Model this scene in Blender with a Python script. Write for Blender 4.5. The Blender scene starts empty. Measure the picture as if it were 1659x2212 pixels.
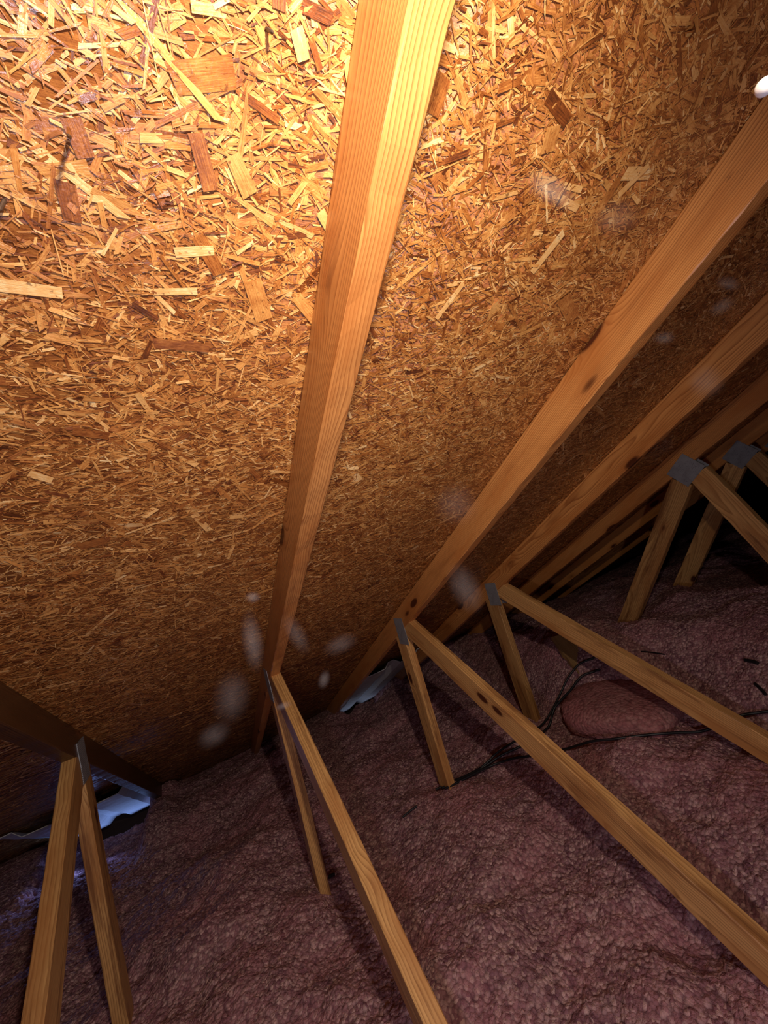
import bpy, bmesh, math, random
import numpy as np
from mathutils import Vector, Matrix

# ------------------------------------------------------------------ camera, light, exposure
sc = bpy.context.scene
C = sc.collection
V = Vector
PITCH = math.radians(22.6)
CP, SP = math.cos(PITCH), math.sin(PITCH)
DR = V((0, CP, -SP))            # down the roof slope, towards the eave
NR = V((0, -SP, -CP))           # from the sheathing into the attic
CAM = V((-0.2342, -0.1871, -0.4494))

cam = bpy.data.cameras.new('camera')
cam_ob = bpy.data.objects.new('camera', cam); C.objects.link(cam_ob)
ri = V((0.857393, -0.423015, -0.293148)); up = V((0.190808, -0.267733, 0.944411)); fw = V((0.477985, 0.865666, 0.148838))
m = Matrix((ri, up, -fw)).transposed().to_4x4(); m.translation = CAM
cam_ob.matrix_world = m
cam.sensor_fit = 'HORIZONTAL'; cam.sensor_width = 36; cam.lens = 36 * 839.08 / 1659
cam.clip_start = 0.02
sc.camera = cam_ob

sc.view_settings.view_transform = 'Standard'; sc.view_settings.look = 'None'
sc.view_settings.gamma = 1; sc.view_settings.use_curve_mapping = False
sc.view_settings.exposure = 0.0

w = bpy.data.worlds.new('world'); sc.world = w; w.use_nodes = True
w.node_tree.nodes['Background'].inputs[0].default_value = (0.5, 0.55, 0.8, 1)
w.node_tree.nodes['Background'].inputs[1].default_value = 0.0

def lamp(name, kind, loc, energy, color, target=None, **kw):
    l = bpy.data.lights.new(name, kind); l.energy = energy; l.color = color
    for k, v in kw.items(): setattr(l, k, v)
    o = bpy.data.objects.new(name, l); C.objects.link(o); o.location = loc
    if target is not None:
        o.rotation_euler = (V(target) - V(loc)).to_track_quat('-Z', 'Y').to_euler()
    return o

# head torch above the camera, close under the sheathing
LP = V((-0.09, 0, 0)) + DR * (-0.25) + NR * 0.245
lamp('head_torch', 'SPOT', LP, 32, (1.0, 0.81, 0.62), target=(0.06, 1.1, -0.38),
     spot_size=math.radians(150), spot_blend=1.0, shadow_soft_size=0.018)
# added cool fill light below the camera, brightens the insulation
lamp('low_fill_light', 'POINT', CAM + V((-0.03, -0.08, -0.38)), 10.5, (0.93, 0.84, 1.0), shadow_soft_size=0.02)
# daylight through the soffit behind the left bay
lamp('soffit_daylight', 'AREA', (-0.95, 3.46, -1.70), 0.9, (0.26, 0.44, 1.0), target=(-0.95, 3.10, -1.2),
     shape='RECTANGLE', size=0.5, size_y=0.22)
lamp('blue_fill_spot', 'SPOT', (-1.02, 3.14, -1.37), 8, (0.26, 0.40, 1.0), target=(-1.02, 2.3, -1.50),  # added spot inside the bay, tints the insulation blue
     spot_size=math.radians(84), spot_blend=0.6, shadow_soft_size=0.02)
lamp('soffit_daylight_far', 'AREA', (0.93, 3.50, -1.66), 0.10, (0.6, 0.72, 1.0), target=(0.93, 3.1, -1.2),
     shape='RECTANGLE', size=0.4, size_y=0.2)

# ------------------------------------------------------------------ helpers
def tag(o, label=None, cat=None, group=None, kind=None):
    for k, v in (('label', label), ('category', cat), ('group', group), ('kind', kind)):
        if v: o[k] = v
    return o

def mesh_ob(name, verts, faces, mat, parent=None, smooth=False):
    me = bpy.data.meshes.new(name)
    me.from_pydata([tuple(v) for v in verts], [], faces); me.update()
    if smooth:
        me.polygons.foreach_set('use_smooth', [True] * len(me.polygons))
    o = bpy.data.objects.new(name, me); C.objects.link(o)
    if mat: me.materials.append(mat)
    if parent: o.parent = parent
    return o

def empty(name, loc):
    o = bpy.data.objects.new(name, None); C.objects.link(o); o.location = loc
    o.empty_display_size = 0.1
    return o

class NT:
    """small node-tree writer"""
    def __init__(s, name):
        s.m = bpy.data.materials.new(name); s.m.use_nodes = True
        s.t = s.m.node_tree; s.b = s.t.nodes['Principled BSDF']
        s.b.inputs['Specular IOR Level'].default_value = 0.4
    def n(s, typ, **kw):
        nd = s.t.nodes.new(typ)
        for k, v in kw.items(): setattr(nd, k, v)
        return nd
    def l(s, a, b): s.t.links.new(a, b)
    def val(s, nd, i, v):
        if isinstance(v, bpy.types.NodeSocket): s.l(v, nd.inputs[i])
        else: nd.inputs[i].default_value = v
    def math(s, op, a, b=0.0, c=0.0, clamp=False):
        nd = s.n('ShaderNodeMath', operation=op, use_clamp=clamp)
        s.val(nd, 0, a); s.val(nd, 1, b)
        if op in ('MULTIPLY_ADD', 'COMPARE', 'SMOOTH_MIN'): s.val(nd, 2, c)
        return nd.outputs[0]
    def ramp(s, f, stops):
        nd = s.n('ShaderNodeValToRGB'); e = nd.color_ramp.elements
        while len(e) < len(stops): e.new(0.5)
        for i, (p, c) in enumerate(stops):
            e[i].position = p; e[i].color = tuple(c) + (1,) if len(c) == 3 else c
        s.l(f, nd.inputs[0]); return nd.outputs[0]
    def mix(s, f, a, b, mode='MIX'):
        nd = s.n('ShaderNodeMix', data_type='RGBA', blend_type=mode)
        s.val(nd, 0, f); s.val(nd, 6, a); s.val(nd, 7, b); return nd.outputs[2]
    def mapr(s, v, a, b, c, d, clamp=True):
        nd = s.n('ShaderNodeMapRange', clamp=clamp)
        s.l(v, nd.inputs[0])
        for i, x in zip((1, 2, 3, 4), (a, b, c, d)): nd.inputs[i].default_value = x
        return nd.outputs[0]
    def noise(s, vec, scale, detail=3, rough=0.55, dist=0.0):
        nd = s.n('ShaderNodeTexNoise'); s.l(vec, nd.inputs['Vector'])
        nd.inputs['Scale'].default_value = scale; nd.inputs['Detail'].default_value = detail
        nd.inputs['Roughness'].default_value = rough; nd.inputs['Distortion'].default_value = dist
        return nd.outputs['Fac']
    def mapping(s, vec, scale=(1, 1, 1), loc=(0, 0, 0), rot=(0, 0, 0)):
        nd = s.n('ShaderNodeMapping'); s.l(vec, nd.inputs[0])
        for i, x in zip((1, 2, 3), (loc, rot, scale)):
            if isinstance(x, bpy.types.NodeSocket): s.l(x, nd.inputs[i])
            else: nd.inputs[i].default_value = x
        return nd.outputs[0]
    def bump(s, h, strength, dist):
        nd = s.n('ShaderNodeBump'); nd.inputs['Strength'].default_value = strength
        nd.inputs['Distance'].default_value = dist; s.l(h, nd.inputs['Height'])
        s.l(nd.outputs[0], s.b.inputs['Normal'])

# ------------------------------------------------------------------ materials
def mat_pine(name, light, mid, dark, sat_spread=0.25, rough=0.36, ringw=0.7, pitch=0.0030, knot=3.1, stain=0.35):
    t = NT(name)
    tc = t.n('ShaderNodeTexCoord').outputs['Object']
    oi = t.n('ShaderNodeObjectInfo').outputs['Random']
    off = t.n('ShaderNodeCombineXYZ')
    t.l(t.math('MULTIPLY', oi, 37.3), off.inputs[0])
    t.l(t.math('MULTIPLY', oi, 0.0), off.inputs[1])
    P = t.n('ShaderNodeVectorMath', operation='ADD'); t.l(tc, P.inputs[0]); t.l(off.outputs[0], P.inputs[1])
    P = P.outputs[0]
    sx = t.n('ShaderNodeSeparateXYZ'); t.l(P, sx.inputs[0])
    # knots: sparse 3D cells stretched along the board
    vo = t.n('ShaderNodeTexVoronoi', feature='F1'); t.l(t.mapping(P, (knot, 9, 9)), vo.inputs['Vector'])
    vo.inputs['Scale'].default_value = 1.0; vo.inputs['Randomness'].default_value = 1.0
    kd = vo.outputs['Distance']
    kr = t.math('POWER', t.math('MAXIMUM', t.math('SUBTRACT', 0.42, kd), 0.0), 2.0)
    # rings around a pith outside or inside the board
    cy = t.math('MULTIPLY_ADD', t.math('FRACT', t.math('MULTIPLY', oi, 7.7)), 0.05, 0.035)
    cz = t.math('MULTIPLY_ADD', t.math('FRACT', t.math('MULTIPLY', oi, 13.1)), 0.06, 0.015)
    wob = t.noise(t.mapping(P, (1.3, 6, 6)), 1.0, 3, 0.5)
    wy = t.math('ADD', t.math('SUBTRACT', sx.outputs[1], cy), t.math('MULTIPLY_ADD', wob, 0.035, -0.0175))
    wz = t.math('ADD', sx.outputs[2], cz)
    r = t.math('SQRT', t.math('ADD', t.math('MULTIPLY', wy, wy), t.math('MULTIPLY', wz, wz)))
    r = t.math('ADD', r, t.math('MULTIPLY', kr, 0.11))
    r = t.math('ADD', r, t.math('MULTIPLY', t.noise(t.mapping(P, (6, 60, 60)), 1.0, 2), 0.0016))
    ring = t.math('FRACT', t.math('DIVIDE', r, pitch))
    ring = t.ramp(ring, [(0.0, (0, 0, 0)), (0.55, (0.35, 0.35, 0.35)), (0.86, (1, 1, 1)), (1.0, (0.0, 0.0, 0.0))])
    fib = t.noise(t.mapping(P, (9, 420, 420)), 1.0, 3, 0.6)
    blot = t.noise(t.mapping(P, (3.5, 14, 14)), 1.0, 4, 0.6)
    f = t.math('ADD', t.math('MULTIPLY', ring, ringw), t.math('MULTIPLY_ADD', fib, 0.7, -0.32), clamp=True)
    col = t.mix(f, light + (1,), dark + (1,))
    col = t.mix(t.mapr(blot, 0.46, 0.66, 0, 0.75), col, mid + (1,))
    st_ = t.noise(t.mapping(P, (2.2, 30, 22)), 1.0, 5, 0.7)
    col = t.mix(t.mapr(st_, 0.52, 0.66, 0, stain), col, (mid[0] * 0.45, mid[1] * 0.4, mid[2] * 0.45, 1))
    hv = t.n('ShaderNodeHueSaturation')
    t.l(col, hv.inputs['Color'])
    t.l(t.math('MULTIPLY_ADD', t.math('FRACT', t.math('MULTIPLY', oi, 3.3)), sat_spread, 1 - sat_spread * 0.5), hv.inputs['Value'])
    hv.inputs['Saturation'].default_value = 1.0
    kn = t.mapr(kd, 0.10, 0.14, 1, 0)
    knh = t.mapr(kd, 0.09, 0.24, 0.5, 0)
    col = t.mix(knh, hv.outputs[0], (0.33, 0.11, 0.03, 1))
    col = t.mix(kn, col, (0.085, 0.022, 0.008, 1))
    # short dirt scuffs
    sc_ = t.noise(t.mapping(P, (30, 70, 70)), 1.0, 4, 0.7)
    col = t.mix(t.mapr(sc_, 0.68, 0.76, 0, 0.5), col, (0.07, 0.035, 0.02, 1))
    t.l(col, t.b.inputs['Base Color'])
    t.l(t.mapr(ring, 0, 1, rough + 0.06, rough - 0.06), t.b.inputs['Roughness'])
    t.bump(t.math('ADD', t.math('MULTIPLY', ring, 0.5), t.math('MULTIPLY', fib, 0.8)), 0.5, 0.0006)
    return t.m

PINE = mat_pine('orange_pine', (0.78, 0.36, 0.11), (0.54, 0.19, 0.045), (0.26, 0.072, 0.018))
PINE_WEB = mat_pine('yellow_pine', (0.74, 0.43, 0.16), (0.46, 0.20, 0.06), (0.20, 0.07, 0.02), 0.45, 0.5, 0.6, 0.0046, 4.2, 0.85)
PINE_SHADE = mat_pine('shaded_pine', (0.10, 0.042, 0.016), (0.06, 0.024, 0.009), (0.025, 0.01, 0.005))  # left rafter's unlit face: shade put into the wood colour

def mat_osb():
    t = NT('strand_board')
    uv = t.n('ShaderNodeUVMap').outputs[0]
    tone = t.n('ShaderNodeAttribute', attribute_name='tone').outputs['Fac']
    P = t.n('ShaderNodeTexCoord').outputs['Object']
    fib = t.noise(t.mapping(uv, (60, 900, 1)), 1.0, 3, 0.6)
    mott = t.noise(P, 34.0, 5, 0.7)
    f = t.math('ADD', t.math('MULTIPLY_ADD', mott, 0.75, -0.37), t.math('ADD', t.math('MULTIPLY_ADD', tone, 0.85, 0.07), t.math('MULTIPLY_ADD', fib, 0.7, -0.35)), clamp=True)
    col = t.ramp(f, [(0.0, (0.07, 0.02, 0.008)), (0.20, (0.22, 0.062, 0.015)), (0.42, (0.47, 0.18, 0.042)),
                     (0.66, (0.74, 0.38, 0.11)), (0.88, (0.88, 0.53, 0.20)), (1.0, (0.95, 0.72, 0.37))])
    # broad blotches of darker, wetter-looking board
    bl = t.noise(P, 3.2, 4, 0.6)
    col = t.mix(t.mapr(bl, 0.5, 0.72, 0, 0.42), col, (0.30, 0.11, 0.03, 1))
    # resin specks
    sp = t.noise(P, 150.0, 2, 0.6)
    col = t.mix(t.mapr(sp, 0.63, 0.70, 0, 0.7), col, (0.10, 0.032, 0.012, 1))
    t.l(col, t.b.inputs['Base Color'])
    t.l(t.mapr(t.math('FRACT', t.math('MULTIPLY', tone, 17.3)), 0, 1, 0.19, 0.5), t.b.inputs['Roughness'])
    t.b.inputs['Specular IOR Level'].default_value = 0.7
    t.bump(t.math('ADD', fib, t.math('MULTIPLY', t.noise(P, 380.0, 2), 0.8)), 0.5, 0.0006)
    return t.m
OSB = mat_osb()

def mat_ins(name, base, pale, dark, cell=95.0):
    t = NT(name)
    P = t.n('ShaderNodeTexCoord').outputs['Object']
    vo = t.n('ShaderNodeTexVoronoi', feature='F1'); t.l(P, vo.inputs['Vector']); vo.inputs['Scale'].default_value = cell
    sep = t.n('ShaderNodeSeparateColor'); t.l(vo.outputs['Color'], sep.inputs[0])
    big = t.noise(P, 4.0, 4, 0.6); midn = t.noise(P, 26.0, 4, 0.65); fine = t.noise(P, 260.0, 3, 0.7)
    col = t.mix(t.mapr(midn, 0.35, 0.65, 0, 1), dark + (1,), base + (1,))
    col = t.mix(t.mapr(sep.outputs[0], 0.45, 1.0, 0, 0.85), col, pale + (1,))
    col = t.mix(t.mapr(big, 0.42, 0.7, 0, 0.6), col, (base[0] * 1.1, base[1] * 0.82, base[2] * 0.88, 1))
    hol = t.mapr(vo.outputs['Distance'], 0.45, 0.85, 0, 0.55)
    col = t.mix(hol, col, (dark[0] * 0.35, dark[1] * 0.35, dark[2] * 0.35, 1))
    t.l(col, t.b.inputs['Base Color'])
    t.b.inputs['Roughness'].default_value = 0.95; t.b.inputs['Specular IOR Level'].default_value = 0.1
    h = t.math('SUBTRACT', t.math('MULTIPLY', fine, 0.8), vo.outputs['Distance'])
    t.bump(h, 0.9, 0.006)
    return t.m
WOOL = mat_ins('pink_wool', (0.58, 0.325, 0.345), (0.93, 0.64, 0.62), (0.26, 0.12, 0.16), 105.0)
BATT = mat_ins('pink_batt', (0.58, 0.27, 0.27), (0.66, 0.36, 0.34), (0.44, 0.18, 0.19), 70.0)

def mat_simple(name, col, rough=0.5, metal=0.0, noise=None, spec=0.4):
    t = NT(name)
    P = t.n('ShaderNodeTexCoord').outputs['Object']
    f = t.noise(P, noise or 40.0, 3, 0.6)
    t.l(t.mix(f, tuple(c * 0.75 for c in col) + (1,), tuple(min(1, c * 1.25) for c in col) + (1,)), t.b.inputs['Base Color'])
    t.b.inputs['Roughness'].default_value = rough; t.b.inputs['Metallic'].default_value = metal
    t.b.inputs['Specular IOR Level'].default_value = spec
    return t.m
def mat_plate():
    t = NT('galvanised_steel')
    P = t.n('ShaderNodeTexCoord').outputs['Object']
    vo = t.n('ShaderNodeTexVoronoi', feature='F1'); t.l(P, vo.inputs['Vector']); vo.inputs['Scale'].default_value = 170.0
    vo.inputs['Randomness'].default_value = 0.25
    dots = t.mapr(vo.outputs['Distance'], 0.22, 0.34, 1, 0)
    col = t.mix(dots, (0.34, 0.36, 0.40, 1), (0.10, 0.11, 0.13, 1))
    col = t.mix(t.mapr(t.noise(P, 30.0, 4, 0.7), 0.4, 0.7, 0, 0.5), col, (0.2, 0.2, 0.22, 1))
    t.l(col, t.b.inputs['Base Color'])
    t.b.inputs['Metallic'].default_value = 0.35; t.b.inputs['Roughness'].default_value = 0.6
    t.bump(dots, 0.6, 0.001)
    return t.m
STEEL = mat_plate()
FOAM = mat_simple('white_foam', (0.55, 0.57, 0.60), 0.55, noise=25.0)
CABLE = mat_simple('black_cable', (0.012, 0.013, 0.017), 0.4, noise=30.0)
DARKBOARD = mat_simple('dark_board', (0.05, 0.03, 0.018), 0.8, noise=12.0)
DRYWALL = mat_simple('grey_drywall', (0.35, 0.33, 0.31), 0.9, noise=8.0)
NAIL = mat_simple('rusty_nail', (0.10, 0.07, 0.055), 0.5, metal=0.6, noise=200.0)
FIBRE = mat_simple('pale_fibre', (0.80, 0.78, 0.82), 0.8, noise=20.0)
SCRAP = mat_pine('scrap_wood', (0.40, 0.25, 0.10), (0.28, 0.16, 0.06), (0.14, 0.07, 0.025))

# ------------------------------------------------------------------ numpy noise
rs = np.random.RandomState(11)
PERM = rs.rand(257, 257)
def vnoise(x, y, seed=0):
    x = x + seed * 13.7; y = y + seed * 7.9
    xi = np.floor(x).astype(int); yi = np.floor(y).astype(int)
    fx = x - xi; fy = y - yi; fx = fx * fx * (3 - 2 * fx); fy = fy * fy * (3 - 2 * fy)
    g = lambda a, b: PERM[a % 257, b % 257]
    return (g(xi, yi) * (1 - fx) * (1 - fy) + g(xi + 1, yi) * fx * (1 - fy) + g(xi, yi + 1) * (1 - fx) * fy + g(xi + 1, yi + 1) * fx * fy)
def worley(x, y, seed=0):
    xi = np.floor(x).astype(int); yi = np.floor(y).astype(int)
    best = np.full(x.shape, 9.0); tone = np.zeros(x.shape)
    for a in (-1, 0, 1):
        for b in (-1, 0, 1):
            cx = xi + a; cy = yi + b
            px = cx + PERM[(cx + seed) % 257, cy % 257]; py = cy + PERM[cy % 257, (cx + 31 + seed) % 257]
            d = np.sqrt((px - x) ** 2 + (py - y) ** 2)
            h = PERM[(cx + 77) % 257, (cy + 5 + seed) % 257]
            m_ = d < best; best = np.where(m_, d, best); tone = np.where(m_, h, tone)
    return best, tone
def sm(a, b, x):
    t_ = np.clip((x - a) / (b - a), 0, 1); return t_ * t_ * (3 - 2 * t_)

# ------------------------------------------------------------------ setting
def roof_pt(x, s, d=0.0): return V((x, 0, 0)) + DR * s + NR * d

def build_ceiling():
    x0, x1, s0, s1, th = -2.6, 7.5, -2.6, 4.35, 0.012
    verts = []; faces = []; uvs = []; tone = []
    c = [roof_pt(x0, s0), roof_pt(x1, s0), roof_pt(x1, s1), roof_pt(x0, s1)]
    up_ = [p - NR * th for p in c]
    # attic-side base of the board split in a coarse grid
    vs = np.array([tuple(p) for p in c + up_]); F = [(0, 1, 2, 3), (7, 6, 5, 4), (0, 4, 5, 1), (1, 5, 6, 2), (2, 6, 7, 3), (3, 7, 4, 0)]
    # strands pressed into its face
    r = np.random.RandomState(5)
    def strands(n, xa, xb, sa, sb, lm, wm, lmax, spread):
        x = r.uniform(xa, xb, n); s = r.uniform(sa, sb, n)
        L = np.clip(lm * np.exp(r.normal(0, 0.55, n)), 0.006, lmax); W = np.clip(wm * np.exp(r.normal(0, 0.5, n)), 0.0006, 0.024)
        W = np.minimum(W, L * 0.5)
        a = r.normal(0, spread, n); flip = r.rand(n) < 0.16; a[flip] = r.uniform(0, np.pi, flip.sum())
        big = r.rand(n)
        t_ = np.clip(0.47 + 0.19 * r.normal(size=n) + 0.14 * (vnoise(x * 5, s * 5, 3) - 0.5), 0.02, 1)
        t_[big < 0.05] = r.uniform(0.02, 0.22, (big < 0.05).sum()); t_[big > 0.94] = r.uniform(0.82, 1.0, (big > 0.94).sum())
        z = r.uniform(0.0002, 0.0016, n); tl = r.normal(0, 0.035, n); tw = r.normal(0, 0.075, n)
        ca, sa_ = np.cos(a), np.sin(a)
        out = []
        for (ul, vw) in ((-.5, -.5), (.5, -.5), (.5, .5), (-.5, .5)):
            jl = ul + r.uniform(-0.1, 0.1, n); jw = vw * r.uniform(0.35, 1.15, n)
            lx = jl * L; ly = jw * W
            X = x + lx * ca - ly * sa_; S = s + lx * sa_ + ly * ca
            D = z + np.clip(lx * tl, -0.0012, 0.0012) + ly * tw
            D = np.maximum(D, 0.00005)
            out.append((X, S, D, lx, ly))
        return out, t_, x
    groups = [strands(150000, -0.75, 1.35, -0.55, 1.9, 0.014, 0.0028, 0.09, 0.65),
              strands(38000, -0.75, 1.35, -0.55, 1.9, 0.016, 0.0011, 0.06, 0.9),
              strands(9500, -0.75, 1.35, -0.55, 1.9, 0.030, 0.0065, 0.12, 0.7),
              strands(70000, -1.5, 2.7, 1.7, 3.9, 0.030, 0.0045, 0.10, 0.5),
              strands(26000, 1.25, 3.4, -0.6, 1.9, 0.032, 0.0055, 0.10, 0.5),
              strands(8000, -1.5, -0.6, 0.2, 1.9, 0.032, 0.0055, 0.10, 0.5)]
    hand = np.array([
        (-0.309, 0.239, 0.055, 0.0142, 0.09, 0.98),
        (-0.181, 0.232, 0.045, 0.0079, -0.10, 0.97),
        (-0.213, 0.256, 0.028, 0.0055, 0.60, 0.03),
        (-0.141, 0.058, 0.053, 0.0217, -0.30, 0.36),
        (0.245, -0.007, 0.050, 0.0143, 0.23, 0.08),
        (-0.159, 0.190, 0.039, 0.0096, -0.17, 0.97),
        (-0.179, 0.296, 0.064, 0.0135, 0.10, 0.22),
        (0.447, 0.024, 0.048, 0.0115, -1.00, 0.93),
        (0.350, 0.133, 0.065, 0.0137, -1.23, 0.95),
        (-0.238, 0.117, 0.026, 0.0147, 1.35, 0.25),
        (-0.145, 0.115, 0.041, 0.0147, 1.29, 0.28),
        (-0.095, 0.067, 0.035, 0.0067, 0.31, 0.2),
        (-0.029, 0.242, 0.041, 0.0155, 0.77, 0.6),
        (-0.107, 0.180, 0.022, 0.0044, -0.67, 0.97),
        (-0.256, 0.163, 0.031, 0.0149, 1.62, 0.14),
        (-0.144, 0.192, 0.041, 0.0148, 1.04, 0.3),
        (0.040, 0.418, 0.082, 0.0125, -1.22, 0.25),
        (-0.301, 0.422, 0.039, 0.0144, 0.33, 0.25),
        (-0.015, 0.148, 0.036, 0.0106, 0.81, 0.85),
        (-0.091, 0.235, 0.052, 0.0224, -1.93, 0.55),
        (0.484, 0.212, 0.083, 0.0272, -2.65, 0.4),
        (-0.372, 0.490, 0.028, 0.0125, 0.71, 0.9),
        (0.198, 0.218, 0.063, 0.0099, -1.16, 0.9),
        (-0.354, 0.662, 0.040, 0.0214, -0.12, 0.25),
        (0.081, 0.020, 0.031, 0.0193, -1.47, 0.25),
        (0.254, 0.018, 0.025, 0.0238, -1.92, 0.5),
        (-0.064, 0.022, 0.018, 0.0122, 1.11, 0.9),
        (-0.050, 0.024, 0.019, 0.0058, 0.97, 0.25),
        (-0.111, 0.118, 0.034, 0.0161, 1.03, 0.62),
    ])
    out = []
    for (ul, vw) in ((-.5, -.5), (.5, -.5), (.5, .5), (-.5, .5)):
        lx = hand[:, 2] * ul * r.uniform(.88, 1.05, len(hand)); ly = hand[:, 3] * vw * r.uniform(.8, 1.05, len(hand))
        out.append((hand[:, 0] + lx * np.cos(hand[:, 4]) - ly * np.sin(hand[:, 4]), hand[:, 1] + lx * np.sin(hand[:, 4]) + ly * np.cos(hand[:, 4]),
                    np.full(len(hand), 0.0021) + 0.0006 * ul, lx, ly))
    groups.append((out, hand[:, 5], hand[:, 0]))
    allv = [vs]; nf = 0; quads = []; tones = []; uvl = []
    base = 8
    for out, t_, x in groups:
        n = len(t_)
        A = np.zeros((n, 4, 3)); U = np.zeros((n, 4, 2))
        ro = r.uniform(0, 50, n)
        for k, (X, S, D, lx, ly) in enumerate(out):
            A[:, k, 0] = X
            A[:, k, 1] = S * DR.y + D * NR.y; A[:, k, 2] = S * DR.z + D * NR.z
            U[:, k, 0] = lx + ro; U[:, k, 1] = ly + ro * 1.7
        allv.append(A.reshape(-1, 3)); uvl.append(U.reshape(-1, 2)); tones.append(t_)
        quads.append(np.arange(n * 4).reshape(n, 4) + base); base += n * 4
    Vv = np.concatenate(allv); Q = np.concatenate([np.array(F)] + quads)
    me = bpy.data.meshes.new('ceiling')
    me.vertices.add(len(Vv)); me.vertices.foreach_set('co', Vv.ravel())
    me.loops.add(len(Q) * 4); me.loops.foreach_set('vertex_index', Q.ravel().astype(np.int32))
    me.polygons.add(len(Q)); me.polygons.foreach_set('loop_start', (np.arange(len(Q)) * 4).astype(np.int32))
    me.polygons.foreach_set('loop_total', np.full(len(Q), 4, np.int32))
    me.update(calc_edges=True)
    uvm = me.uv_layers.new(name='UVMap')
    bu = Vv[Q[:6].ravel()][:, [0, 1]]
    uvm.data.foreach_set('uv', np.concatenate([bu] + uvl).ravel())
    at = me.attributes.new('tone', 'FLOAT', 'FACE')
    at.data.foreach_set('value', np.concatenate([np.full(6, 0.28)] + tones))
    me.materials.append(OSB)
    o = bpy.data.objects.new('ceiling', me); C.objects.link(o)
    return tag(o, kind='structure')
build_ceiling()

def box(name, x0, x1, y0, y1, z0, z1, mat, parent=None):
    v = [(x, y, z) for x in (x0, x1) for y in (y0, y1) for z in (z0, z1)]
    f = [(0, 1, 3, 2), (4, 6, 7, 5), (0, 4, 5, 1), (2, 3, 7, 6), (0, 2, 6, 4), (1, 5, 7, 3)]
    return mesh_ob(name, v, f, mat, parent)
tag(box('floor', -2.6, 7.5, -2.6, 4.0, -1.82, -1.80, DRYWALL), kind='structure')
tag(box('wall_eave', -2.6, 7.5, 3.86, 3.90, -1.80, -1.60, DARKBOARD), kind='structure')

# ------------------------------------------------------------------ blown insulation
def ins_base(x, y):
    z = -1.50 + 0.0 * x
    z = z + 0.10 * sm(0.72, 1.15, x) + 0.31 * sm(1.28, 1.80, x + 0.25 * (y - 1.2) * 0)
    z = z - 0.10 * sm(1.3, 2.9, y) * sm(1.3, 1.9, x)
    z = z + 0.05 * sm(2.2, 3.3, y) * (1 - sm(0.6, 1.2, x))
    # the fill stops short of the two open soffit bays
    jx = 0.16 * (vnoise(x * 9, y * 9, 12) - .5) + 0.05 * (vnoise(x * 40, y * 40, 13) - .5)
    lb = sm(-1.26, -1.20, x + jx * .6) * (1 - sm(-0.74, -0.68, x + jx * .6))
    z = z - lb * (0.07 * sm(2.5, 3.0, y) + 0.30 * sm(3.22, 3.32, y + jx))
    z = z + 0.07 * sm(2.6, 2.9, y) * (1 - sm(0.03, 0.12, np.abs(x + 0.625)))  # ridge added under the left rafter to block blue light leaking past
    rb = sm(0.66, 0.72, x + jx * .6) * (1 - sm(1.14, 1.20, x + jx * .6))
    z = z - rb * (0.04 * sm(2.5, 3.0, y) + 0.28 * sm(3.16, 3.28, y + jx))
    return z
def ins_height(x, y):
    z = ins_base(x, y)
    z = z + 0.10 * (vnoise(x * 2.1, y * 2.1, 1) - 0.5) + 0.06 * (vnoise(x * 5.5, y * 5.5, 2) - 0.5)
    d, h = worley(x * 38 + 3 * vnoise(x * 9, y * 9, 4), y * 38)
    z = z + 0.007 * (0.9 - d) * (0.4 + h)
    d, h = worley(x * 100 + 2, y * 100, 9)
    z = z + 0.007 * (0.9 - d) * (0.3 + h)
    z = z + 0.022 * (vnoise(x * 17, y * 17, 5) - 0.5) + 0.006 * (vnoise(x * 150, y * 150, 6) - 0.5)
    return z
def build_insulation():
    xs = np.concatenate([np.arange(-2.6, -1.3, 0.03), np.arange(-1.3, 2.1, 0.0062), np.arange(2.1, 4.0, 0.012), np.arange(4.0, 7.5, 0.04)])
    ys = np.concatenate([np.arange(-2.6, 0.1, 0.05), np.arange(0.1, 3.4, 0.0064), np.arange(3.4, 3.86, 0.02)])
    X, Y = np.meshgrid(xs, ys, indexing='ij')
    Z = ins_height(X, Y)
    Z = np.minimum(Z, -Y * math.tan(PITCH) - 0.004)
    n, m_ = X.shape
    Vv = np.stack([X, Y, Z], -1).reshape(-1, 3)
    i = np.arange(n * m_).reshape(n, m_)
    Q = np.stack([i[:-1, :-1], i[1:, :-1], i[1:, 1:], i[:-1, 1:]], -1).reshape(-1, 4)
    me = bpy.data.meshes.new('blown_insulation')
    me.vertices.add(len(Vv)); me.vertices.foreach_set('co', Vv.ravel())
    me.loops.add(len(Q) * 4); me.loops.foreach_set('vertex_index', Q.ravel().astype(np.int32))
    me.polygons.add(len(Q)); me.polygons.foreach_set('loop_start', (np.arange(len(Q)) * 4).astype(np.int32))
    me.polygons.foreach_set('loop_total', np.full(len(Q), 4, np.int32))
    me.polygons.foreach_set('use_smooth', np.ones(len(Q), bool))
    me.update(calc_edges=True); me.materials.append(WOOL)
    o = bpy.data.objects.new('blown_insulation', me); C.objects.link(o)
    tag(o, 'loose lumpy pink blown insulation covering the whole attic floor', 'insulation', kind='stuff')
build_insulation()
def ground(x, y): return float(ins_height(np.array([x]), np.array([y]))[0])

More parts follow.
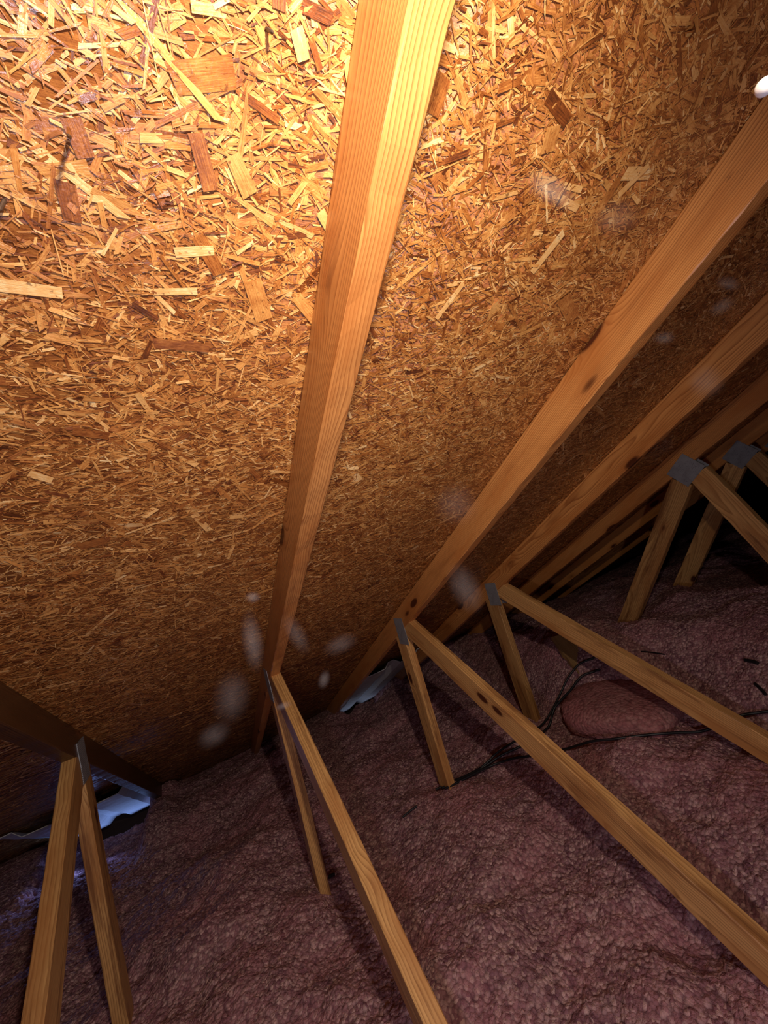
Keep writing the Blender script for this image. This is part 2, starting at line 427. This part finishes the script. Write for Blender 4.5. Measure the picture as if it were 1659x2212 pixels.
# ------------------------------------------------------------------ trusses
def beam(name, x, p, q, mat, parent, origin, thick=0.038, depth=0.089, seed=0, wane=0.0015, step=0.035):
    """board from p to q (y,z centre-line points) in the plane at x; local X along the board"""
    P = V((x, p[0], p[1])); Q = V((x, q[0], q[1])); L = (Q - P).length
    ex = (Q - P).normalized(); ey = V((1, 0, 0)); ez = ex.cross(ey)
    r = random.Random(seed); n = max(3, int(L / step))
    hy, hz, b = thick / 2, depth / 2, 0.0022
    prof = [(-hy + b, -hz), (hy - b, -hz), (hy, -hz + b), (hy, hz - b), (hy - b, hz), (-hy + b, hz), (-hy, hz - b), (-hy, -hz + b)]
    ph = [r.uniform(0, 6.28) for _ in range(16)]
    verts = []
    for i in range(n + 1):
        u = i / n; X = u * L
        bow = 0.002 * math.sin(u * 3.1 + ph[0])
        for k, (y, z) in enumerate(prof):
            e = wane * (math.sin(X * 31 + ph[k]) + math.sin(X * 77 + ph[k + 8]) + r.uniform(-.8, .8)) * 0.5
            s = 1 - abs(e) / hz * 1.2 if k % 2 else 1 - abs(e) / hz
            verts.append((X, y + (bow if True else 0), z * s))
    faces = [[i * 8 + k, i * 8 + (k + 1) % 8, (i + 1) * 8 + (k + 1) % 8, (i + 1) * 8 + k] for i in range(n) for k in range(8)]
    faces.append(list(range(7, -1, -1))); faces.append([n * 8 + k for k in range(8)])
    o = mesh_ob(name, verts, faces, mat, parent)
    M = Matrix((ex, ey, ez)).transposed().to_4x4(); M.translation = P - origin
    o.matrix_local = M
    return o

def plate(x, cy, cz, wy, wz, rot, parent, origin, label=None):
    th = 0.0012; v = []; r = rot
    n = 5
    f = []
    for sx_ in (-th, th):
        for i in range(n + 1):
            for j in range(n + 1):
                a = (i / n - .5) * wy; b_ = (j / n - .5) * wz
                v.append((sx_ + 0.0004 * math.sin(a * 90 + b_ * 60), a * math.cos(r) - b_ * math.sin(r), a * math.sin(r) + b_ * math.cos(r)))
    N = (n + 1) ** 2; g = lambda s, i, j: s * N + i * (n + 1) + j
    for i in range(n):
        for j in range(n):
            f.append((g(0, i, j), g(0, i, j + 1), g(0, i + 1, j + 1), g(0, i + 1, j)))
            f.append((g(1, i, j), g(1, i + 1, j), g(1, i + 1, j + 1), g(1, i, j + 1)))
    for i in range(n):
        f.append((g(0, i, 0), g(0, i + 1, 0), g(1, i + 1, 0), g(1, i, 0))); f.append((g(0, i + 1, n), g(0, i, n), g(1, i, n), g(1, i + 1, n)))
        f.append((g(0, 0, i + 1), g(0, 0, i), g(1, 0, i), g(1, 0, i + 1))); f.append((g(0, n, i), g(0, n, i + 1), g(1, n, i + 1), g(1, n, i)))
    o = mesh_ob('connector_plate', v, f, STEEL, parent); o.location = V((x, cy, cz)) - origin
    if label: o['label'] = label
    return o

def truss(x, label, kind, seed, mat=PINE, web=PINE_WEB, s0=-2.2, s1=4.1):
    origin = V((x, 1.5, -1.6))
    t = empty('roof_truss', origin)
    tag(t, label, 'roof truss', 'roof trusses under the sheathing')
    a = roof_pt(x, s0, 0.0447 + 0.001); b_ = roof_pt(x, s1, 0.0447 + 0.001)
    beam('rafter', x, (a.y, a.z), (b_.y, b_.z), mat, t, origin, seed=seed)
    if kind == 'near':
        beam('upright_web', x, (1.568, -0.762), (1.585, -1.66), web, t, origin, seed=seed + 50)
        cy, cz = (1.441, -0.742) if x > -.5 else (1.458, -0.768)
        sh = 0.12 if x < -.5 else 0.0
        beam('diagonal_web', x, (cy + .06 * .839, cz + .06 * .545), (cy - 1.75 * .839 + sh * .545, cz - 1.75 * .545 - sh * .839), web, t, origin, seed=seed + 90)
        for sx_ in (-1, 1): plate(x + sx_ * 0.0202, 1.535, -0.735, 0.085, 0.125, 0.05, t, origin)
    else:
        if x < 3: beam('eave_side_web', x, (.757, -.453), (1.31, -1.14), web, t, origin, seed=seed + 50)
        beam('diagonal_web', x, (.685, -.437), (.40, -1.31), web, t, origin, seed=seed + 90)
        for sx_ in (-1, 1): plate(x + sx_ * 0.0202, 0.722, -0.408, 0.115, 0.105, -0.62, t, origin)
    return t

truss(-0.642, 'roof truss at the far left, rafter coloured dark as if in shade, beside the bluish daylit vent', 'near', 3, mat=PINE_SHADE)
truss(0.0, 'pine roof truss in the middle of the view, brightly lit overhead', 'near', 7)
truss(0.633, 'orange pine roof truss, first one right of the middle truss', 'near', 12)
truss(1.2375, 'pine roof truss second right of the middle, its web passing over the pink batt', 'near', 19)
truss(1.865, 'dim pine roof truss with a wide grey plate joining two spread webs', 'far', 23)
truss(2.46, 'very dark roof truss behind the one with the wide grey plate', 'far', 31)
truss(3.07, 'farthest roof truss, almost lost in the dark', 'far', 37)

# ------------------------------------------------------------------ rafter vents (foam baffles)
def baffle(x0, x1, s0, s1, label, dmax=0.05):
    # corrugated section: flanges against the sheathing, a raised channel down the middle
    w_ = x1 - x0
    prof = [(0, .012), (.09, .012), (.16, dmax), (.40, dmax), (.47, .018), (.56, .018), (.63, dmax), (.86, dmax), (.93, .012), (1, .012)]
    th = 0.004; n = 14; verts = []
    for i in range(n + 1):
        s = s0 + (s1 - s0) * i / n
        for side in (0, 1):
            for (u, d) in prof:
                verts.append(roof_pt(x0 + u * w_, s, d + (th if side else 0) + 0.002 * math.sin(s * 23 + u * 9)))
    m_ = len(prof); g = lambda i, sd, k: i * 2 * m_ + sd * m_ + k
    f = []
    for i in range(n):
        for k in range(m_ - 1):
            f.append((g(i, 0, k), g(i, 0, k + 1), g(i + 1, 0, k + 1), g(i + 1, 0, k)))
            f.append((g(i, 1, k), g(i + 1, 1, k), g(i + 1, 1, k + 1), g(i, 1, k + 1)))
        for k in (0, m_ - 1):
            f.append((g(i, 0, k), g(i + 1, 0, k), g(i + 1, 1, k), g(i, 1, k)))
    for i in (0, n):
        for k in range(m_ - 1):
            f.append((g(i, 0, k), g(i, 1, k), g(i, 1, k + 1), g(i, 0, k + 1)))
    o = mesh_ob('rafter_vent', verts, f, FOAM)
    return tag(o, label, 'rafter vent', 'foam rafter vents at the eave')
baffle(-1.235, -0.67, 2.86, 3.95, 'white foam rafter vent glowing blue in daylight at the lower left')
baffle(0.66, 1.21, 2.72, 3.95, 'grey-white foam rafter vent under the right-hand bay of sheathing')

# ------------------------------------------------------------------ cables, sticks, scraps
def tube(name, pts, r, mat, res=6, jitter=0.0, seed=1):
    cu = bpy.data.curves.new(name + '_path', 'CURVE'); cu.dimensions = '3D'
    cu.bevel_depth = r; cu.bevel_resolution = 2; cu.use_fill_caps = True; cu.resolution_u = res
    sp = cu.splines.new('NURBS'); sp.points.add(len(pts) - 1); sp.order_u = 3; sp.use_endpoint_u = True
    for p, q in zip(sp.points, pts): p.co = (*q, 1)
    tmp = bpy.data.objects.new(name + '_tmp', cu)
    C.objects.link(tmp)
    dg = bpy.context.evaluated_depsgraph_get()
    me = bpy.data.meshes.new_from_object(tmp.evaluated_get(dg)); me.name = name
    bpy.data.objects.remove(tmp); bpy.data.curves.remove(cu)
    me.materials.clear(); me.materials.append(mat)
    me.polygons.foreach_set('use_smooth', [True] * len(me.polygons))
    o = bpy.data.objects.new(name, me); C.objects.link(o)
    return o
BATT_C = (1.40, 1.13, -1.355); BATT_R = (.25, .26, .085)
def laid(pts, n=22, lift=0.008, droop=0.0):
    out = []
    P = [V((a, b_, 0)) for a, b_ in pts]
    seg = [(P[i + 1] - P[i]).length for i in range(len(P) - 1)]; T = sum(seg)
    zs = []
    for i in range(n + 1):
        d = T * i / n; k = 0
        while k < len(seg) - 1 and d > seg[k]: d -= seg[k]; k += 1
        p = P[k].lerp(P[k + 1], min(1, d / seg[k])); out.append([p.x, p.y]); k2 = 1 - ((p.x - BATT_C[0]) / (BATT_R[0] * 1.08)) ** 2 - ((p.y - BATT_C[1]) / (BATT_R[1] * 1.08)) ** 2
        zs.append(max(ground(p.x, p.y), BATT_C[2] + BATT_R[2] * 1.25 * math.sqrt(k2) if k2 > 0 else -9))
    res = []
    for i, (a, b_) in enumerate(out):
        lo = max(0, i - 2); z = max(zs[lo:i + 3]) * 0.6 + 0.4 * sum(zs[lo:i + 3]) / len(zs[lo:i + 3])
        res.append((a, b_, z + lift))
    return res
CABLES = [
    ([(.585, 1.612), (.70, 1.588), (.944, 1.502), (1.15, 1.468), (1.36, 1.43), (1.49, 1.37), (1.55, 1.31)], .0048,
     'upper black cable running from the second web foot to the wood stub'),
    ([(.60, 1.575), (.82, 1.545), (.996, 1.445), (1.20, 1.41), (1.42, 1.35), (1.51, 1.28)], .0055,
     'lower black cable beside the one running up to the wood stub'),
    ([(.60, 1.545), (.86, 1.50), (.93, 1.42), (1.005, 1.25), (1.10, 1.02), (1.21, .88), (1.345, .74), (1.46, .58)], .005,
     'black cable curving below the pink batt towards the right edge'),
]
for pts, r, lab in CABLES:
    tag(tube('electrical_cable', laid(pts), r, CABLE), lab, 'cable', 'black cables on the insulation')

def stick(p, q, r, label):
    z0 = ground(*p) + 0.008; z1 = ground(*q) + 0.010
    pts = [(p[0], p[1], z0), ((p[0] + q[0]) / 2 + .003, (p[1] + q[1]) / 2, (z0 + z1) / 2 + .003), (q[0], q[1], z1)]
    return tag(tube('dark_twig', pts, r, CABLE), label, 'twig', 'dark bits on the insulation')
STICKS = [
    ((.396, 1.614), (.466, 1.593), .004, 'short dark twig lying left of the second web foot'),
    ((.034, 1.607), (.058, 1.612), .006, 'tiny dark stub at the foot of the middle truss upright'),
    ((1.628, 1.113), (1.633, 1.01), .003, 'thin dark twig on the insulation behind the long right web'),
    ((1.60, .69), (1.582, .645), .007, 'black scrap near the right edge of the insulation'),
    ((1.515, .65), (1.48, .615), .006, 'second black scrap nearer at the right edge of the insulation'),
]
for p, q, r, lab in STICKS: stick(p, q, r, lab)

def lump(name, c, rx, ry, rz, mat, label, cat, seed=1):
    verts = []; faces = []; n, m_ = 40, 20
    for i in range(m_ + 1):
        th = math.pi * i / m_
        for j in range(n):
            a = 2 * math.pi * j / n
            verts.append([math.sin(th) * math.cos(a), math.sin(th) * math.sin(a), math.cos(th)])
    Vn = np.array(verts)
    k = 1 + 0.28 * (vnoise(Vn[:, 0] * 1.6 + 9, Vn[:, 1] * 1.6 + Vn[:, 2] + 9, seed) - .5) + 0.10 * (vnoise(Vn[:, 0] * 6 + 9, Vn[:, 1] * 6 + Vn[:, 2] * 5 + 9, seed + 1) - .5)
    sgn = np.sign(Vn); Vs = sgn * np.abs(Vn) ** 0.8
    Vs = Vs * k[:, None] * np.array([rx, ry, rz])
    faces = [(i * n + j, (i + 1) * n + j, (i + 1) * n + (j + 1) % n, i * n + (j + 1) % n) for i in range(m_) for j in range(n)]
    o = mesh_ob(name, Vs.tolist(), faces, mat, smooth=True); o.location = c
    return tag(o, label, cat)
lump('insulation_batt', BATT_C, *BATT_R, BATT,
     'smooth rounded pink insulation batt between the cables and the right-hand web', 'insulation', 3)

def board(name, p, q, w_, t_, mat, label, cat):
    P, Q = V(p), V(q); L = (Q - P).length; ex = (Q - P).normalized(); ey = ex.cross(V((.3, 1, .1))).normalized(); ez = ex.cross(ey)
    r = random.Random(4); v = []; n = 8
    for i in range(n + 1):
        for a, b_ in ((-.5, -.5), (.5, -.5), (.5, .5), (-.5, .5)):
            v.append((L * i / n + (r.uniform(-.012, .012) if i in (0, n) else 0), a * w_ * (1 + r.uniform(-.12, .12)), b_ * t_ * (1 + r.uniform(-.1, .1))))
    f = [(i * 4 + k, i * 4 + (k + 1) % 4, i * 4 + 4 + (k + 1) % 4, i * 4 + 4 + k) for i in range(n) for k in range(4)] + [(3, 2, 1, 0), (n * 4, n * 4 + 1, n * 4 + 2, n * 4 + 3)]
    o = mesh_ob(name, v, f, mat)
    M = Matrix((ex, ey, ez)).transposed().to_4x4(); M.translation = P; o.matrix_world = M
    return tag(o, label, cat)
board('wood_offcut', (1.545, 1.50, -1.08), (1.52, 1.385, -1.25), .10, .03, SCRAP,
      'rough straw-coloured wood stub where the black cables end', 'wood offcut')

# nails driven through the sheathing
def nail(x, s, ln, tilt, label):
    P = roof_pt(x, s, -.002); d = (NR + V((tilt[0], 0, 0)) + DR * tilt[1]).normalized()
    ax = d.cross(V((1, 0, 0))).normalized(); ay = d.cross(ax); v = []; k = 8; r = .0015
    prof = [(0, r), (ln * .85, r), (ln, r * .15)]
    for z, rr in prof:
        for j in range(k):
            a = 2 * math.pi * j / k; v.append(P + d * z + ax * rr * math.cos(a) + ay * rr * math.sin(a))
    f = [(i * k + j, i * k + (j + 1) % k, (i + 1) * k + (j + 1) % k, (i + 1) * k + j) for i in range(2) for j in range(k)] + [list(range(k - 1, -1, -1)), [2 * k + j for j in range(k)]]
    return tag(mesh_ob('roofing_nail', v, f, NAIL), label, 'nail', 'nails poking through the sheathing')
nail(-.244, .118, .034, (0.0, -.25), 'dark nail tip beside a pale splinter at the upper left')
nail(-.300, .168, .022, (-.2, .1), 'nail tip at the left edge of the sheathing')
nail(-.092, .021, .016, (.1, 0), 'nail tip in the sheathing just left of the bright middle rafter')

# soft puffs of insulation dust hanging in the air
def mat_puff():
    m_ = bpy.data.materials.new('airborne_dust'); m_.use_nodes = True; t = m_.node_tree; t.nodes.clear()
    out = t.nodes.new('ShaderNodeOutputMaterial'); sc_ = t.nodes.new('ShaderNodeVolumeScatter')
    tc = t.nodes.new('ShaderNodeTexCoord'); ln = t.nodes.new('ShaderNodeVectorMath'); ln.operation = 'LENGTH'
    oi = t.nodes.new('ShaderNodeObjectInfo')
    t.links.new(tc.outputs['Object'], ln.inputs[0])
    mr = t.nodes.new('ShaderNodeMapRange'); mr.interpolation_type = 'SMOOTHSTEP'
    for i, x in zip((1, 2, 3, 4), (0.0, 1.0, 1.0, 0.0)): mr.inputs[i].default_value = x
    t.links.new(ln.outputs['Value'], mr.inputs[0])
    no = t.nodes.new('ShaderNodeTexNoise'); no.inputs['Scale'].default_value = 1.6; no.inputs['Detail'].default_value = 2
    t.links.new(tc.outputs['Object'], no.inputs['Vector'])
    m1 = t.nodes.new('ShaderNodeMath'); m1.operation = 'MULTIPLY'; t.links.new(mr.outputs[0], m1.inputs[0]); t.links.new(no.outputs['Fac'], m1.inputs[1])
    m2 = t.nodes.new('ShaderNodeMath'); m2.operation = 'MULTIPLY'; t.links.new(m1.outputs[0], m2.inputs[0]); t.links.new(oi.outputs['Color'], m2.inputs[1])
    t.links.new(m2.outputs[0], sc_.inputs['Density']); sc_.inputs['Color'].default_value = (0.90, 0.80, 0.84, 1)
    t.links.new(sc_.outputs[0], out.inputs['Volume'])
    return m_
PUFF = mat_puff()
def wisp(c, rx, ry, ang, dens, label, seed):
    a = math.radians(ang); e1 = ri * math.cos(a) + up * math.sin(a); e2 = up * math.cos(a) - ri * math.sin(a); e3 = e1.cross(e2)
    bm = bmesh.new(); bmesh.ops.create_icosphere(bm, subdivisions=3, radius=1.0)
    me = bpy.data.meshes.new('dust_puff'); bm.to_mesh(me); bm.free(); me.materials.append(PUFF)
    o = bpy.data.objects.new('dust_puff', me); C.objects.link(o)
    rz = min(rx, ry); k = dens * 0.62 / rz
    M = Matrix((e1 * rx * 1.25, e2 * ry * 1.25, e3 * rz)).transposed().to_4x4(); M.translation = V(c); o.matrix_world = M
    o.color = (k, k, k, 1)
    return tag(o, label, 'dust puff', 'dust puffs hanging in the air')
WISPS = [
    ((0.1878, 0.0069, -0.1108), 0.0300, 0.0130, -35, 0.8, 'large pale dust puff in front of the sheathing right of the middle rafter'),
    ((0.4403, -0.0202, -0.2267), 0.0155, 0.0083, -20, 0.35, 'small faint dust puff upper one of the pair near the right edge'),
    ((0.4285, -0.0092, -0.2527), 0.0167, 0.0095, 30, 0.25, 'small faint dust puff lower one of the pair near the right edge'),
    ((-0.1846, 0.2522, -0.4757), 0.0105, 0.0296, 8, 0.55, 'tall pale dust puff just left of the lower middle rafter'),
    ((-0.1756, 0.2399, -0.4331), 0.0076, 0.0057, 0, 0.8, 'tiny bright dust puff above the tall pale one'),
    ((-0.14, 0.252, -0.4839), 0.0100, 0.0230, 30, 0.3, 'faint slanting dust puff over the foot of the middle rafter'),
    ((-0.0918, 0.265, -0.5124), 0.0204, 0.0107, 25, 0.3, 'wide faint dust puff right of the middle rafter foot'),
    ((-0.216, 0.2302, -0.5161), 0.0165, 0.0240, -10, 0.25, 'round purplish dust puff low left of the middle webs'),
    ((-0.2367, 0.2466, -0.5449), 0.0160, 0.0105, 30, 0.24, 'lowest faint dust puff over the left bay of sheathing'),
    ((0.0448, 0.1862, -0.4931), 0.0172, 0.0295, 25, 0.35, 'long faint dust puff beside the second right rafter foot'),
    ((0.0541, 0.1649, -0.3988), 0.0257, 0.0247, 0, 0.2, 'broad faint dust haze between the middle and orange rafters'),
    ((0.2762, -0.0024, -0.139), 0.0268, 0.0193, 0, 0.2, 'broad faint dust haze left of the upper orange rafter'),
    ((0.3569, 0.0331, -0.2692), 0.0131, 0.0083, 0, 0.3, 'small dust puff in the dark bay right of the orange rafter'),
    ((-0.1236, 0.2524, -0.539), 0.0060, 0.0100, -20, 0.5, 'small upright dust puff right of the middle joint'),
    ((-0.1732, 0.2344, -0.5432), 0.0082, 0.0036, 20, 0.5, 'tiny dust puff lying across the middle diagonal web'),
    ((0.3921, 0.0256, -0.3383), 0.0191, 0.0215, 20, 0.3, 'round faint dust puff over the upper second right rafter'),
]
for i, wd in enumerate(WISPS): wisp(*wd, 100 + i)

# a bright solid speck of fluff close to the lamp
def fluff():
    verts = []; faces = []; n, m_ = 20, 10
    for i in range(m_ + 1):
        th = math.pi * i / m_
        for j in range(n):
            a = 2 * math.pi * j / n; k = 1 + .06 * math.sin(3 * a + th * 2)
            verts.append((.0068 * k * math.sin(th) * math.cos(a), .0058 * k * math.sin(th) * math.sin(a), .0060 * math.cos(th)))
    faces = [(i * n + j, (i + 1) * n + j, (i + 1) * n + (j + 1) % n, i * n + (j + 1) % n) for i in range(m_) for j in range(n)]
    o = mesh_ob('fluff_ball', verts, faces, FIBRE, smooth=True); o.location = (.2245, -.1397, -.1806)
    tag(o, 'small bright white ball of fluff in the air at the upper right edge', 'fluff')
fluff()
